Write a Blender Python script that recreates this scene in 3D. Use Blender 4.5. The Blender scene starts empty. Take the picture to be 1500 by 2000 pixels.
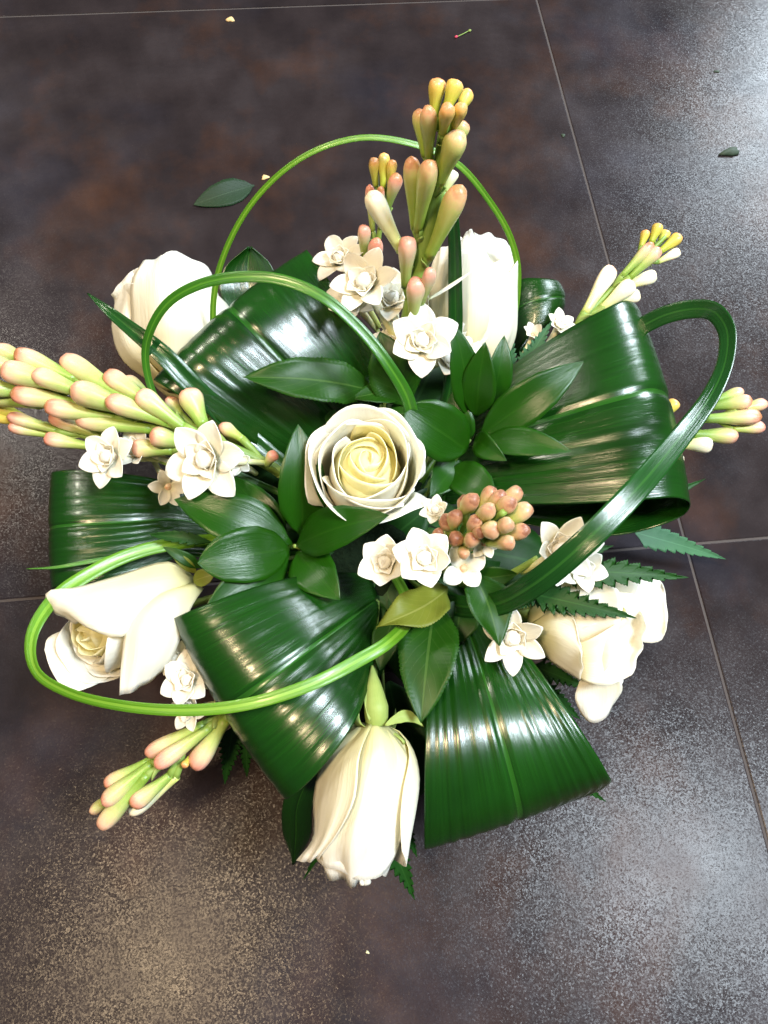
import bpy, math, random
import numpy as np
from mathutils import Vector, Matrix
random.seed(7); rng = np.random.default_rng(7)
scene = bpy.context.scene
COL = scene.collection

# ------------------------------------------------------------------ camera
F, H = 1511.0, 0.67                       # focal length in photo pixels, camera height in metres
def ray(px, py): return np.array([(px-750)/F, -(py-1000)/F, -1.0])
# rotation from the vanishing points of the tile joints
_X = ray(23966, -807); _X /= np.linalg.norm(_X)
_a = np.array([23966-750, -807-1000.0]); _y = (-F*F-300*_a[0]+1000*_a[1])/(.2744*_a[0]+_a[1])
_Y = ray(1050+.2744*_y, _y); _Y -= _X*(_X@_Y); _Y /= np.linalg.norm(_Y)
ROT = np.array([_X, _Y, np.cross(_X, _Y)])
CAM = np.array([0, 0, H])
cd = bpy.data.cameras.new('camera'); co = bpy.data.objects.new('camera', cd); COL.objects.link(co)
cd.sensor_fit = 'VERTICAL'; cd.sensor_height = 24; cd.lens = 24*F/2000
cd.clip_start = .01; cd.clip_end = 60
co.matrix_world = Matrix.Translation(CAM) @ Matrix(ROT.tolist()).to_4x4()
scene.camera = co

# ------------------------------------------------------------------ light
scene.view_settings.view_transform = 'Standard'; scene.view_settings.look = 'None'
scene.view_settings.exposure = 0.28; scene.view_settings.gamma = 1
w = bpy.data.worlds.new('World'); scene.world = w; w.use_nodes = True
w.node_tree.nodes['Background'].inputs[0].default_value = (.62, .64, .70, 1)
w.node_tree.nodes['Background'].inputs[1].default_value = .10
def area(name, loc, target, sx, sy, power, col):
    l = bpy.data.lights.new(name, 'AREA'); l.shape = 'RECTANGLE'; l.size = sx; l.size_y = sy
    l.energy = power; l.color = col
    o = bpy.data.objects.new(name, l); COL.objects.link(o); o.location = loc
    o.rotation_euler = (Vector(target)-Vector(loc)).to_track_quat('-Z', 'Y').to_euler(); return o
TG = (.03, .22, .15)
area('cool_ceiling_panel', (1.25, -.15, 2.5), TG, .5, .9, 128, (.80, .91, 1))
area('warm_ceiling_lamp', (-.7, -.25, 2.5), TG, .3, .3, 52, (1, .74, .46))
area('far_window', (3.1, 3.6, 2.3), (.5, .7, 0), 1.3, 1.5, 250, (.80, .91, 1))
area('far_warm_lamp', (-1.6, 2.0, 2.5), TG, .3, .3, 34, (1, .92, .80))

# ------------------------------------------------------------------ helpers
def W(px, py, z):
    d = ROT@ray(px, py); return CAM + d*((z-H)/d[2])
def Wd(px, py, dep):                      # at a depth along the optical axis
    return CAM + (ROT@ray(px, py))*dep
def depth(p): return -((np.asarray(p)-CAM)@ROT)[2]
def proj(p):
    c = (np.asarray(p)-CAM)@ROT; return np.array([750+F*c[0]/-c[2], 1000-F*c[1]/-c[2]])
def mpp(p): return depth(p)/F             # metres per photo pixel
def unit(v): v = np.asarray(v, float); return v/(np.linalg.norm(v)+1e-12)
def sstep(a, b, x): t = np.clip((x-a)/(b-a), 0, 1); return t*t*(3-2*t)
ORG = {}
def thing(name, label, cat, loc, group=None):
    o = bpy.data.objects.new(name, None); COL.objects.link(o); o.location = loc; o.empty_display_size = .02
    o['label'] = label; o['category'] = cat
    if group: o['group'] = group
    ORG[o.name] = np.array(loc, float); return o
def mesh(name, V, Fc, mat, parent=None, UV=None, solid=0, label=None, smooth=True, loc=None):
    V = np.asarray(V, float)
    org = ORG[parent.name] if parent is not None else (np.array(loc, float) if loc is not None else np.zeros(3))
    me = bpy.data.meshes.new(name); me.from_pydata((V-org).tolist(), [], Fc); me.update()
    if UV is not None:
        uv = me.uv_layers.new(name='UVMap'); idx = np.empty(len(me.loops), int); me.loops.foreach_get('vertex_index', idx)
        uv.data.foreach_set('uv', np.asarray(UV, float)[idx].ravel())
    if smooth: me.polygons.foreach_set('use_smooth', [True]*len(me.polygons))
    me.materials.append(mat)
    o = bpy.data.objects.new(name, me); COL.objects.link(o)
    if parent is not None: o.parent = parent
    else: o.location = org
    ORG[o.name] = org
    if solid:
        m = o.modifiers.new('thickness', 'SOLIDIFY'); m.thickness = solid; m.offset = 0
    if label: o['label'] = label
    return o
def tag(o, label, cat, group=None, kind=None):
    o['label'] = label; o['category'] = cat
    if group: o['group'] = group
    if kind: o['kind'] = kind
    return o
def grid_faces(nu, nv, wrap=False):       # rows v, columns u
    f = []
    for j in range(nv-1):
        for i in range(nu if wrap else nu-1):
            a = j*nu+i; b = j*nu+(i+1) % nu
            f.append((a, b, b+nu, a+nu))
    return f
def spline(pts, n):                       # Catmull-Rom by chord length
    P = np.asarray(pts, float)
    if len(P) == 2:
        t = np.linspace(0, 1, n)[:, None]; return P[0]*(1-t)+P[1]*t
    d = np.sqrt(np.linalg.norm(np.diff(P[:, :3], axis=0), axis=1))+1e-9
    k = np.concatenate([[0], np.cumsum(d)])
    m = np.zeros_like(P); m[1:-1] = ((P[2:]-P[1:-1])/d[1:, None]*d[:-1, None]+(P[1:-1]-P[:-2])/d[:-1, None]*d[1:, None])/(d[1:]+d[:-1])[:, None]
    m[0] = (P[1]-P[0])/d[0]; m[-1] = (P[-1]-P[-2])/d[-1]
    out = []
    for s in np.linspace(0, k[-1], n):
        i = min(max(np.searchsorted(k, s)-1, 0), len(d)-1); h = d[i]; t = (s-k[i])/h
        out.append((2*t**3-3*t**2+1)*P[i]+(t**3-2*t**2+t)*h*m[i]+(-2*t**3+3*t**2)*P[i+1]+(t**3-t**2)*h*m[i+1])
    return np.array(out)
def frames(C):
    T = np.gradient(C, axis=0); T /= np.linalg.norm(T, axis=1)[:, None]+1e-12
    n = unit(np.cross(T[0], [.31, .52, .8])); N = []
    for t in T:
        n = unit(n-t*(n@t)); N.append(n)
    N = np.array(N); return T, N, np.cross(T, N)
def tube(name, pts, rad, mat, parent, sides=8, n=14, loc=None):
    C = spline(pts, n); T, N, B = frames(C); r = np.interp(np.linspace(0, 1, n), np.linspace(0, 1, len(rad)), rad) if hasattr(rad, '__len__') else np.full(n, rad)
    V = []; UV = []
    for j in range(n):
        for i in range(sides):
            a = 2*math.pi*i/sides; V.append(C[j]+r[j]*(math.cos(a)*N[j]+math.sin(a)*B[j])); UV.append((i/sides, j/(n-1)))
    Fc = grid_faces(sides, n, True)
    Fc.append(tuple(range(sides-1, -1, -1))); Fc.append(tuple(range((n-1)*sides, n*sides)))
    return mesh(name, V, Fc, mat, parent, UV, loc=loc)

# ------------------------------------------------------------------ materials
def newmat(name):
    m = bpy.data.materials.new(name); m.use_nodes = True; nt = m.node_tree
    b = nt.nodes['Principled BSDF']; return m, nt, b
def N(nt, t, **kw):
    n = nt.nodes.new(t)
    for k, v in kw.items(): setattr(n, k, v)
    return n
def ramp(nt, src, stops):
    r = N(nt, 'ShaderNodeValToRGB'); e = r.color_ramp.elements
    while len(e) < len(stops): e.new(.5)
    for el, (p, c) in zip(e, stops): el.position = p; el.color = (*c, 1)
    nt.links.new(src, r.inputs[0]); return r
def noise(nt, vec, scale, detail=4, rough=.55):
    n = N(nt, 'ShaderNodeTexNoise'); n.inputs['Scale'].default_value = scale; n.inputs['Detail'].default_value = detail; n.inputs['Roughness'].default_value = rough
    if vec is not None: nt.links.new(vec, n.inputs['Vector'])
    return n
def mixc(nt, fac, a, b, mode='MIX'):
    m = N(nt, 'ShaderNodeMix', data_type='RGBA', blend_type=mode)
    for i, s in ((0, fac), (6, a), (7, b)):
        if hasattr(s, 'default_value') or hasattr(s, 'is_output'): nt.links.new(s, m.inputs[i])
        else: m.inputs[i].default_value = s if i == 0 else (*s, 1)
    return m.outputs[2]
def math_(nt, op, a, b=0.0, c=None):
    m = N(nt, 'ShaderNodeMath', operation=op)
    for i, s in enumerate((a, b, c)):
        if s is None: continue
        if hasattr(s, 'is_output'): nt.links.new(s, m.inputs[i])
        else: m.inputs[i].default_value = s
    return m.outputs[0]
def uvsplit(nt):
    u = N(nt, 'ShaderNodeUVMap'); s = N(nt, 'ShaderNodeSeparateXYZ'); nt.links.new(u.outputs[0], s.inputs[0]); return u.outputs[0], s.outputs[0], s.outputs[1]
def mapped(nt, vec, sc):
    m = N(nt, 'ShaderNodeMapping'); m.inputs['Scale'].default_value = sc; nt.links.new(vec, m.inputs[0]); return m.outputs[0]
def bump(nt, b, h, strength, dist):
    n = N(nt, 'ShaderNodeBump'); n.inputs['Strength'].default_value = strength; n.inputs['Distance'].default_value = dist
    nt.links.new(h, n.inputs['Height']); nt.links.new(n.outputs[0], b.inputs['Normal']); return n
def translucent(m, nt, b, colsock, fac):
    t = N(nt, 'ShaderNodeBsdfTranslucent'); mx = N(nt, 'ShaderNodeMixShader'); mx.inputs[0].default_value = fac
    nt.links.new(colsock, t.inputs[0]); nt.links.new(b.outputs[0], mx.inputs[1]); nt.links.new(t.outputs[0], mx.inputs[2])
    nt.links.new(mx.outputs[0], nt.nodes['Material Output'].inputs[0])

def petal_material(name, stops, tr=.25, rough=.5):
    m, nt, b = newmat(name); uv, u, v = uvsplit(nt)
    r = ramp(nt, v, stops)
    tc = N(nt, 'ShaderNodeTexCoord')
    n1 = noise(nt, mapped(nt, uv, (7, 1.0, 1)), 3.0, 5, .65)
    n2 = noise(nt, tc.outputs['Object'], 60, 3)
    c = mixc(nt, math_(nt, 'MULTIPLY', n2.outputs[0], .18), r.outputs[0], (.84, .78, .56), 'MULTIPLY')
    nt.links.new(c, b.inputs['Base Color']); b.inputs['Roughness'].default_value = rough
    b.inputs['Specular IOR Level'].default_value = .3
    bump(nt, b, n1.outputs[0], .45, .0016)
    tc2 = mixc(nt, .75, c, (1, .97, .83), 'MULTIPLY'); translucent(m, nt, b, tc2, tr); return m
M = {}
M['rose'] = petal_material('rose_petal', [(0, (.72, .72, .34)), (.16, (.83, .79, .50)), (.45, (.895, .875, .75)), (1, (.925, .92, .885))], .42)
M['rose_core'] = petal_material('rose_inner_petal', [(0, (.76, .70, .20)), (.5, (.87, .81, .34)), (1, (.91, .885, .62))], .45)
M['tepal'] = petal_material('tuberose_tepal', [(0, (.78, .78, .52)), (.3, (.91, .885, .78)), (1, (.94, .935, .90))], .40, .45)

def bud_material(name, stops):
    m, nt, b = newmat(name); uv, u, v = uvsplit(nt)
    oi = N(nt, 'ShaderNodeObjectInfo')
    vv = math_(nt, 'ADD', v, math_(nt, 'MULTIPLY', math_(nt, 'SUBTRACT', oi.outputs['Random'], .5), .12))
    tc = N(nt, 'ShaderNodeTexCoord'); n = noise(nt, tc.outputs['Object'], 180, 3)
    vv = math_(nt, 'ADD', vv, math_(nt, 'MULTIPLY', math_(nt, 'SUBTRACT', n.outputs[0], .5), .22))
    r = ramp(nt, vv, stops)
    st = noise(nt, mapped(nt, uv, (16, 1.2, 1)), 2.0, 2)
    c = mixc(nt, math_(nt, 'MULTIPLY', st.outputs[0], .35), r.outputs[0], (.70, .78, .40), 'MULTIPLY')
    nt.links.new(c, b.inputs['Base Color']); b.inputs['Roughness'].default_value = .38
    b.inputs['Subsurface Weight'].default_value = .25; b.inputs['Subsurface Radius'].default_value = (1, .6, .3); b.inputs['Subsurface Scale'].default_value = .003
    bump(nt, b, st.outputs[0], .3, .0005); return m
M['bud'] = bud_material('tuberose_bud', [(0, (.16, .28, .03)), (.36, (.29, .41, .10)), (.62, (.50, .48, .22)), (.80, (.66, .44, .31)), (.93, (.60, .26, .19)), (1, (.40, .17, .08))])
M['bud_green'] = bud_material('tuberose_green_bud', [(0, (.20, .33, .03)), (.45, (.35, .44, .08)), (.76, (.52, .50, .17)), (.90, (.64, .42, .22)), (.97, (.58, .27, .15)), (1, (.45, .22, .10))])
M['bud_pink'] = bud_material('tuberose_pink_bud', [(0, (.22, .34, .05)), (.4, (.42, .48, .16)), (.62, (.62, .50, .31)), (.84, (.66, .34, .27)), (.97, (.58, .22, .16)), (1, (.55, .22, .14))])
M['bud_yellow'] = bud_material('tuberose_yellow_bud', [(0, (.28, .36, .03)), (.4, (.48, .46, .07)), (.72, (.62, .46, .10)), (.92, (.64, .34, .12)), (1, (.55, .24, .10))])
M['bud_white'] = bud_material('tuberose_cream_bud', [(0, (.46, .52, .14)), (.35, (.74, .72, .40)), (.6, (.85, .80, .62)), (.92, (.86, .76, .60)), (1, (.72, .38, .24))])
M['berry'] = bud_material('tuberose_rusty_bud', [(0, (.32, .42, .08)), (.60, (.46, .50, .16)), (.78, (.54, .42, .22)), (.90, (.50, .29, .18)), (.97, (.42, .20, .12)), (1, (.24, .10, .06))])

def leaf_material(name, dark, light, rib, rough, veins=True, coarse=40, tr=.08):
    m, nt, b = newmat(name); uv, u, v = uvsplit(nt)
    tc = N(nt, 'ShaderNodeTexCoord'); n = noise(nt, tc.outputs['Object'], coarse, 4)
    c = mixc(nt, n.outputs[0], dark, light)
    au = math_(nt, 'ABSOLUTE', math_(nt, 'SUBTRACT', u, .5))
    rb = math_(nt, 'LESS_THAN', au, .022)
    h = n.outputs[0]
    if veins:
        s = math_(nt, 'ADD', math_(nt, 'MULTIPLY', v, 9), math_(nt, 'MULTIPLY', au, -6))
        vein = math_(nt, 'GREATER_THAN', math_(nt, 'ABSOLUTE', math_(nt, 'SUBTRACT', math_(nt, 'FRACT', s), .5)), .465)
        rb2 = math_(nt, 'MAXIMUM', rb, math_(nt, 'MULTIPLY', vein, .4)); h = math_(nt, 'SUBTRACT', n.outputs[0], math_(nt, 'MULTIPLY', rb2, .8))
    else:
        rb2 = math_(nt, 'MULTIPLY', rb, .35); sn = noise(nt, mapped(nt, uv, (26, 1.4, 1)), 1.0, 4, .7); h = math_(nt, 'ADD', math_(nt, 'MULTIPLY', sn.outputs[0], 1.1), math_(nt, 'MULTIPLY', n.outputs[0], .5))
    c = mixc(nt, math_(nt, 'MULTIPLY', rb2, .55), c, rib)
    nt.links.new(c, b.inputs['Base Color']); b.inputs['Roughness'].default_value = rough
    b.inputs['Specular IOR Level'].default_value = .20 if veins else .30; bump(nt, b, h, .3 if veins else .35, .0007); translucent(m, nt, b, c, tr); return m
M['ruscus'] = leaf_material('glossy_leaf', (.005, .032, .0012), (.012, .070, .0022), (.03, .10, .008), .28, False, 30)
M['salal'] = leaf_material('serrated_leaf', (.006, .034, .0018), (.014, .062, .003), (.05, .11, .02), .40, True, 60)
M['salal_yellow'] = leaf_material('yellowing_leaf', (.085, .115, .012), (.14, .16, .02), (.2, .22, .06), .45, True, 50)
M['fern'] = leaf_material('fern_leaf', (.005, .032, .0035), (.011, .058, .006), (.025, .09, .015), .5, True, 80)
M['fern_pale'] = leaf_material('pale_fern_leaf', (.03, .10, .045), (.055, .15, .07), (.08, .2, .1), .5, True, 80)
M['sepal'] = leaf_material('sepal_green', (.20, .30, .06), (.36, .44, .13), (.4, .45, .2), .5, False, 90, .15)

def blade_material(name, dark, light, rib, rough, lines, ribw=.014):
    m, nt, b = newmat(name); uv, u, v = uvsplit(nt)
    tc = N(nt, 'ShaderNodeTexCoord'); n = noise(nt, tc.outputs['Object'], 14, 3)
    st = noise(nt, mapped(nt, uv, (lines, .9, 1)), 1.0, 4, .7)
    f = math_(nt, 'ADD', math_(nt, 'MULTIPLY', n.outputs[0], .5), math_(nt, 'MULTIPLY', st.outputs[0], .5))
    r = ramp(nt, f, [(.32, dark), (.68, light)])
    au = math_(nt, 'ABSOLUTE', math_(nt, 'SUBTRACT', u, .5))
    rb = math_(nt, 'LESS_THAN', au, ribw)
    c = mixc(nt, math_(nt, 'MULTIPLY', rb, .7), r.outputs[0], rib)
    nt.links.new(c, b.inputs['Base Color']); b.inputs['Roughness'].default_value = rough
    cr = noise(nt, mapped(nt, uv, (lines*1.2, 9, 1)), 1.0, 5, .7)
    hh = math_(nt, 'ADD', st.outputs[0], math_(nt, 'MULTIPLY', cr.outputs[0], .5))
    bump(nt, b, hh, .38, .0007)
    b.inputs['Coat Weight'].default_value = .15; b.inputs['Coat Roughness'].default_value = .12
    translucent(m, nt, b, c, .06); return m
M['aspi'] = blade_material('broad_glossy_leaf', (.0028, .021, .0016), (.0065, .050, .0032), (.018, .09, .008), .24, 58)
M['grass'] = blade_material('grass_blade_green', (.016, .085, .005), (.036, .15, .008), (.07, .21, .015), .30, 9, .08)
M['grass_lime'] = blade_material('grass_blade_lime', (.045, .15, .006), (.10, .24, .010), (.17, .33, .03), .34, 8, .12)
M['grass_dark'] = blade_material('grass_blade_dark', (.004, .030, .004), (.010, .062, .009), (.02, .09, .012), .22, 10, .05)

def plain(name, c1, c2, sc, rough, bs=.4, bd=.001):
    m, nt, b = newmat(name); tc = N(nt, 'ShaderNodeTexCoord'); n = noise(nt, tc.outputs['Object'], sc, 6)
    nt.links.new(mixc(nt, n.outputs[0], c1, c2), b.inputs['Base Color']); b.inputs['Roughness'].default_value = rough
    bump(nt, b, n.outputs[0], bs, bd); return m
M['stem'] = plain('green_stem', (.12, .22, .03), (.24, .34, .07), 120, .5)
M['pot'] = plain('black_plastic_pot', (.012, .012, .013), (.02, .02, .021), 90, .45)
M['foam'] = plain('dark_wet_floral_foam', (.004, .009, .004), (.010, .018, .007), 160, 1.0, .9, .004); M['foam'].node_tree.nodes['Principled BSDF'].inputs['Specular IOR Level'].default_value = .1
M['crumb'] = plain('dry_petal_crumb', (.55, .36, .14), (.7, .5, .25), 300, .7)
M['fallen'] = leaf_material('fallen_leaf_green', (.006, .022, .007), (.012, .036, .012), (.03, .06, .03), .5, True, 60)
M['dark_leaf'] = plain('withered_dark_leaf', (.012, .028, .012), (.03, .05, .025), 200, .7)
M['pink'] = plain('pink_petal_scrap', (.5, .03, .08), (.6, .07, .12), 200, .5)
M['grout'] = plain('dark_grout', (.042, .034, .032), (.064, .053, .049), 300, .95)

def tile_material():
    m, nt, b = newmat('slate_tile'); g = N(nt, 'ShaderNodeNewGeometry'); pos = g.outputs['Position']
    big = noise(nt, pos, 4.2, 6, .62); med = noise(nt, pos, 17, 5, .6)
    base = ramp(nt, big.outputs[0], [(.30, (.0140, .0108, .0118)), (.5, (.0205, .0158, .0166)), (.7, (.029, .0240, .0258))])
    rust = noise(nt, mapped(nt, pos, (1.3, 1, 1)), 5.1, 5, .6)
    rf = ramp(nt, rust.outputs[0], [(.50, (0, 0, 0)), (.70, (1, 1, 1))])
    c = mixc(nt, math_(nt, 'MULTIPLY', rf.outputs[0], .55), base.outputs[0], (.052, .022, .011))
    blue = noise(nt, mapped(nt, pos, (1, 1, 3)), 3.3, 4); bf = ramp(nt, blue.outputs[0], [(.52, (0, 0, 0)), (.72, (1, 1, 1))])
    c = mixc(nt, math_(nt, 'MULTIPLY', bf.outputs[0], .5), c, (.018, .021, .034))
    mm = ramp(nt, med.outputs[0], [(.3, (.72, .72, .72)), (.7, (1.22, 1.2, 1.18))])
    c = mixc(nt, .8, c, mm.outputs[0], 'MULTIPLY')
    nt.links.new(c, b.inputs['Base Color'])
    rr = ramp(nt, med.outputs[0], [(.3, (.20, .20, .20)), (.7, (.30, .30, .30))]); nt.links.new(rr.outputs[0], b.inputs['Roughness'])
    g1 = noise(nt, pos, 520, 2, .5)
    vo = N(nt, 'ShaderNodeTexVoronoi'); vo.inputs['Scale'].default_value = 900; nt.links.new(pos, vo.inputs['Vector'])
    sub = N(nt, 'ShaderNodeVectorMath', operation='SUBTRACT'); nt.links.new(vo.outputs['Color'], sub.inputs[0]); sub.inputs[1].default_value = (.5, .5, .5)
    cube = N(nt, 'ShaderNodeVectorMath', operation='MULTIPLY'); nt.links.new(sub.outputs[0], cube.inputs[0]); cube.inputs[1].default_value = (.110, .110, 0)
    bm_ = bump(nt, b, g1.outputs[0], .16, .0006)
    ad = N(nt, 'ShaderNodeVectorMath', operation='ADD'); nt.links.new(bm_.outputs[0], ad.inputs[0]); nt.links.new(cube.outputs[0], ad.inputs[1])
    nm = N(nt, 'ShaderNodeVectorMath', operation='NORMALIZE'); nt.links.new(ad.outputs[0], nm.inputs[0]); nt.links.new(nm.outputs[0], b.inputs['Normal'])
    b.inputs['Specular IOR Level'].default_value = .095
    return m
M['tile'] = tile_material()

# ------------------------------------------------------------------ floor
XJ, YJ, TS, GAP = W(1290, 1068, 0)[0], W(600, 1124, 0)[1], .8, .0026
XJ = W(1340, 1064, 0)[0]
x0, y0 = XJ-2*TS, YJ-2*TS
fl = mesh('floor', [(x0, y0, -.0009), (x0+3*TS, y0, -.0009), (x0+3*TS, y0+5*TS, -.0009), (x0, y0+5*TS, -.0009)], [(0, 1, 2, 3)], M['grout'], loc=(x0, y0, -.0009), smooth=False)
fl['kind'] = 'structure'; fl['label'] = 'dark slate floor of large square tiles'; ORG[fl.name] = np.array((x0, y0, -.0009))
def tile_mesh():
    a, bv, t = TS/2-GAP/2, .0010, .0008
    V = []
    for z, s in ((-t, a), (-bv*.5, a), (0, a-bv)):
        V += [(-s, -s, z), (s, -s, z), (s, s, z), (-s, s, z)]
    Fc = [(8, 9, 10, 11)]+[(k*4+i, k*4+(i+1) % 4, (k+1)*4+(i+1) % 4, (k+1)*4+i) for k in (0, 1) for i in range(4)]
    me = bpy.data.meshes.new('tile'); me.from_pydata(V, [], Fc); me.materials.append(M['tile']); return me
tm = tile_mesh()
for i in range(3):
    for j in range(5):
        o = bpy.data.objects.new('tile', tm); COL.objects.link(o); o.parent = fl
        o.location = ((i+.5)*TS, (j+.5)*TS, .0009)

# ------------------------------------------------------------------ pot and foam
PC = W(735, 1075, .12); PX, PY = PC[0], PC[1]
def lathe(name, prof, mat, parent=None, loc=None, n=40, wob=0):
    V = []; Fc = []
    for j, (r, z) in enumerate(prof):
        for i in range(n):
            a = 2*math.pi*i/n; rr = r*(1+wob*math.sin(5*a+j)+wob*random.uniform(-1, 1)); V.append((loc[0]+rr*math.cos(a), loc[1]+rr*math.sin(a), loc[2]+z+wob*.02*random.uniform(-1, 1)))
    Fc = grid_faces(n, len(prof), True); Fc.append(tuple(range(n-1, -1, -1))); Fc.append(tuple(range((len(prof)-1)*n, len(prof)*n)))
    return mesh(name, V, Fc, mat, parent, loc=loc)
pot = thing('flower_pot', 'low black pot under the flower arrangement', 'pot', (PX, PY, 0))
lathe('bowl', [(.066, 0), (.070, .003), (.084, .09), (.088, .10), (.090, .1), (.090, .106), (.085, .106), (.082, .095), (.06, .093)], M['pot'], pot, (PX, PY, 0))
foam = lathe('floral_foam', [(.060, .0925), (.0815, .0955), (.079, .118), (.064, .136), (.036, .150), (.006, .155)], M['foam'], None, (PX, PY, 0), 36, .03)
tag(foam, 'dark green wet foam block filling the pot under the stems', 'foam')
FO = np.array([PX, PY, .135])
def root(p, dz=0):                        # where a stem that comes from p enters the foam
    d = unit(np.asarray(p)-FO); return FO+d*np.array([.038, .038, .008])+np.array([0, 0, dz])
def stem(parent, p, r=.0022, mat='stem', mid=None):
    q = root(p); pts = [np.asarray(p, float)]
    pts.append(mid if mid is not None else (np.asarray(p)+q)/2+np.array([0, 0, -.006])); pts.append(q); pts.append(FO*.5+q*.5-np.array([0, 0, .012]))
    return tube('stem', pts, [r*.9, r, r, r], M[mat], parent, 7, 12)

# ------------------------------------------------------------------ builders
def leaf(parent, base, tip, wpx, mat='ruscus', roll=0, arch=.10, fold=.18, teeth=0, nt=0, shape='ovate', name='leaf', wave=0, nu=9, nv=18, side=0, solid=.0003, label=None):
    b = W(*base); t = W(*tip); L = np.linalg.norm(t-b); d = unit(t-b)
    view = unit(CAM-(b+t)/2); n0 = unit(view*.75+np.array([0, 0, .45])); n0 = unit(n0-d*(n0@d))
    s0 = np.cross(d, n0); ro = math.radians(roll)
    n = math.cos(ro)*n0+math.sin(ro)*s0; s = np.cross(d, n)
    wv = wpx*mpp((b+t)/2)/2/max(.35, abs(math.cos(ro)))
    prof = {'ovate': ([0, .04, .12, .28, .45, .65, .82, .93, 1], [.05, .12, .5, .92, 1, .84, .52, .24, 0]),
            'round': ([0, .05, .15, .35, .55, .78, .92, 1], [.06, .3, .68, .97, 1, .82, .45, 0]),
            'tri': ([0, .06, .2, .5, .8, 1], [.35, .95, 1, .66, .28, .0]),
            'lance': ([0, .1, .35, .6, .85, 1], [.15, .55, 1, .9, .4, 0])}[shape]
    if nt: nv = max(nv, nt*(12 if teeth > .2 else 4)+1)
    V = []; UV = []; ph = random.uniform(0, 6)
    for j in range(nv):
        v = j/(nv-1); wl = np.interp(v, *prof)
        c = b+d*L*v+n*(arch*L*math.sin(math.pi*v))+s*(side*L*math.sin(math.pi*v))
        for i in range(nu):
            u = -1+2*i/(nu-1); ww = wl
            adv = 0
            e0 = .5 if teeth < .2 else .2
            if nt and abs(u) > e0:
                fr = ((v*nt) % 1)**.7*.82+.18*((v*nt*4) % 1) if teeth > .2 else (v*nt) % 1; tv = teeth*(.75+.5*math.sin(int(v*nt)*2.7+ph+u)**2); ww = wl*(1-tv*(1-fr)*(abs(u)-e0)/(1-e0)); adv = (abs(u)-e0)*L/nt*.9*min(1, teeth*2)
            up = fold*abs(u)**1.4*wv*wl+wave*wv*math.sin(v*11+ph+u*1.3)*abs(u)
            V.append(c+s*(wv*ww*u)+n*up+d*adv); UV.append((.5+u/2, v))
    return mesh(name, V, grid_faces(nu, nv), M[mat], parent, UV, solid, label)

def ribbon(parent, pts, wpx, mat='grass', twist=None, fold=.35, nu=5, n=60, name='blade', loc=None, up=.35):
    C = spline([W(*p[:3]) for p in pts], n); ts = np.linspace(0, 1, n)
    ww = np.interp(ts, np.linspace(0, 1, len(wpx)), wpx) if hasattr(wpx, '__len__') else np.full(n, wpx)
    tw = np.radians(np.interp(ts, np.linspace(0, 1, len(twist)), twist)) if twist is not None else np.zeros(n)
    T = np.gradient(C, axis=0); V = []; UV = []
    for j in range(n):
        d = unit(T[j]); vw = unit(unit(CAM-C[j])*(1-up)+np.array([0, 0, 1])*up); nn = unit(vw-d*(vw@d)); s = np.cross(d, nn)
        n2 = math.cos(tw[j])*nn+math.sin(tw[j])*s; s2 = np.cross(d, n2); hw = ww[j]*.78*mpp(C[j])/2
        for i in range(nu):
            u = -1+2*i/(nu-1); V.append(C[j]+s2*hw*u+n2*hw*fold*abs(u)); UV.append((.5+u/2, ts[j]*3))
    return mesh(name, V, grid_faces(nu, n), M[mat], parent, UV, .0004, loc=loc)

def loft(parent, Le, Re, mat='aspi', bulge=.0, crease=.0012, corr=.00045, nu=91, nv=56, name='blade', nc=9, seed=0):
    A = spline([W(*p) for p in Le], nv); B = spline([W(*p) for p in Re], nv)
    us = np.linspace(0, 1, nu); G = A[:, None]*(1-us)[None, :, None]+B[:, None]*us[None, :, None]
    dv = np.gradient(G, axis=0); du = np.gradient(G, axis=1); nn = np.cross(du, dv); nn /= np.linalg.norm(nn, axis=2)[..., None]+1e-12
    nn = nn*(np.sign((nn[:nv//3]*(CAM-G[:nv//3])).sum()) or 1)
    r = np.random.default_rng(seed); prof = bulge*4*us*(1-us)-crease*np.exp(-((us-.5)/.025)**2)
    vs = np.linspace(0, 1, nv); off = np.zeros((nv, nu))
    for k in range(nc):
        fr = r.uniform(20, 120); ph = r.uniform(0, 6.28); e = .4+.6*np.sin(vs*r.uniform(2, 6)+r.uniform(0, 6))**2
        off += corr/nc*1.6*np.sin(us*fr+ph)[None]*e[:, None]
    G = G+nn*(prof[None]+off)[..., None]
    UV = np.stack(np.meshgrid(us, vs*2), -1).reshape(-1, 2)
    return mesh(name, G.reshape(-1, 3), grid_faces(nu, nv), M[mat], parent, UV, .0005)

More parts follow.
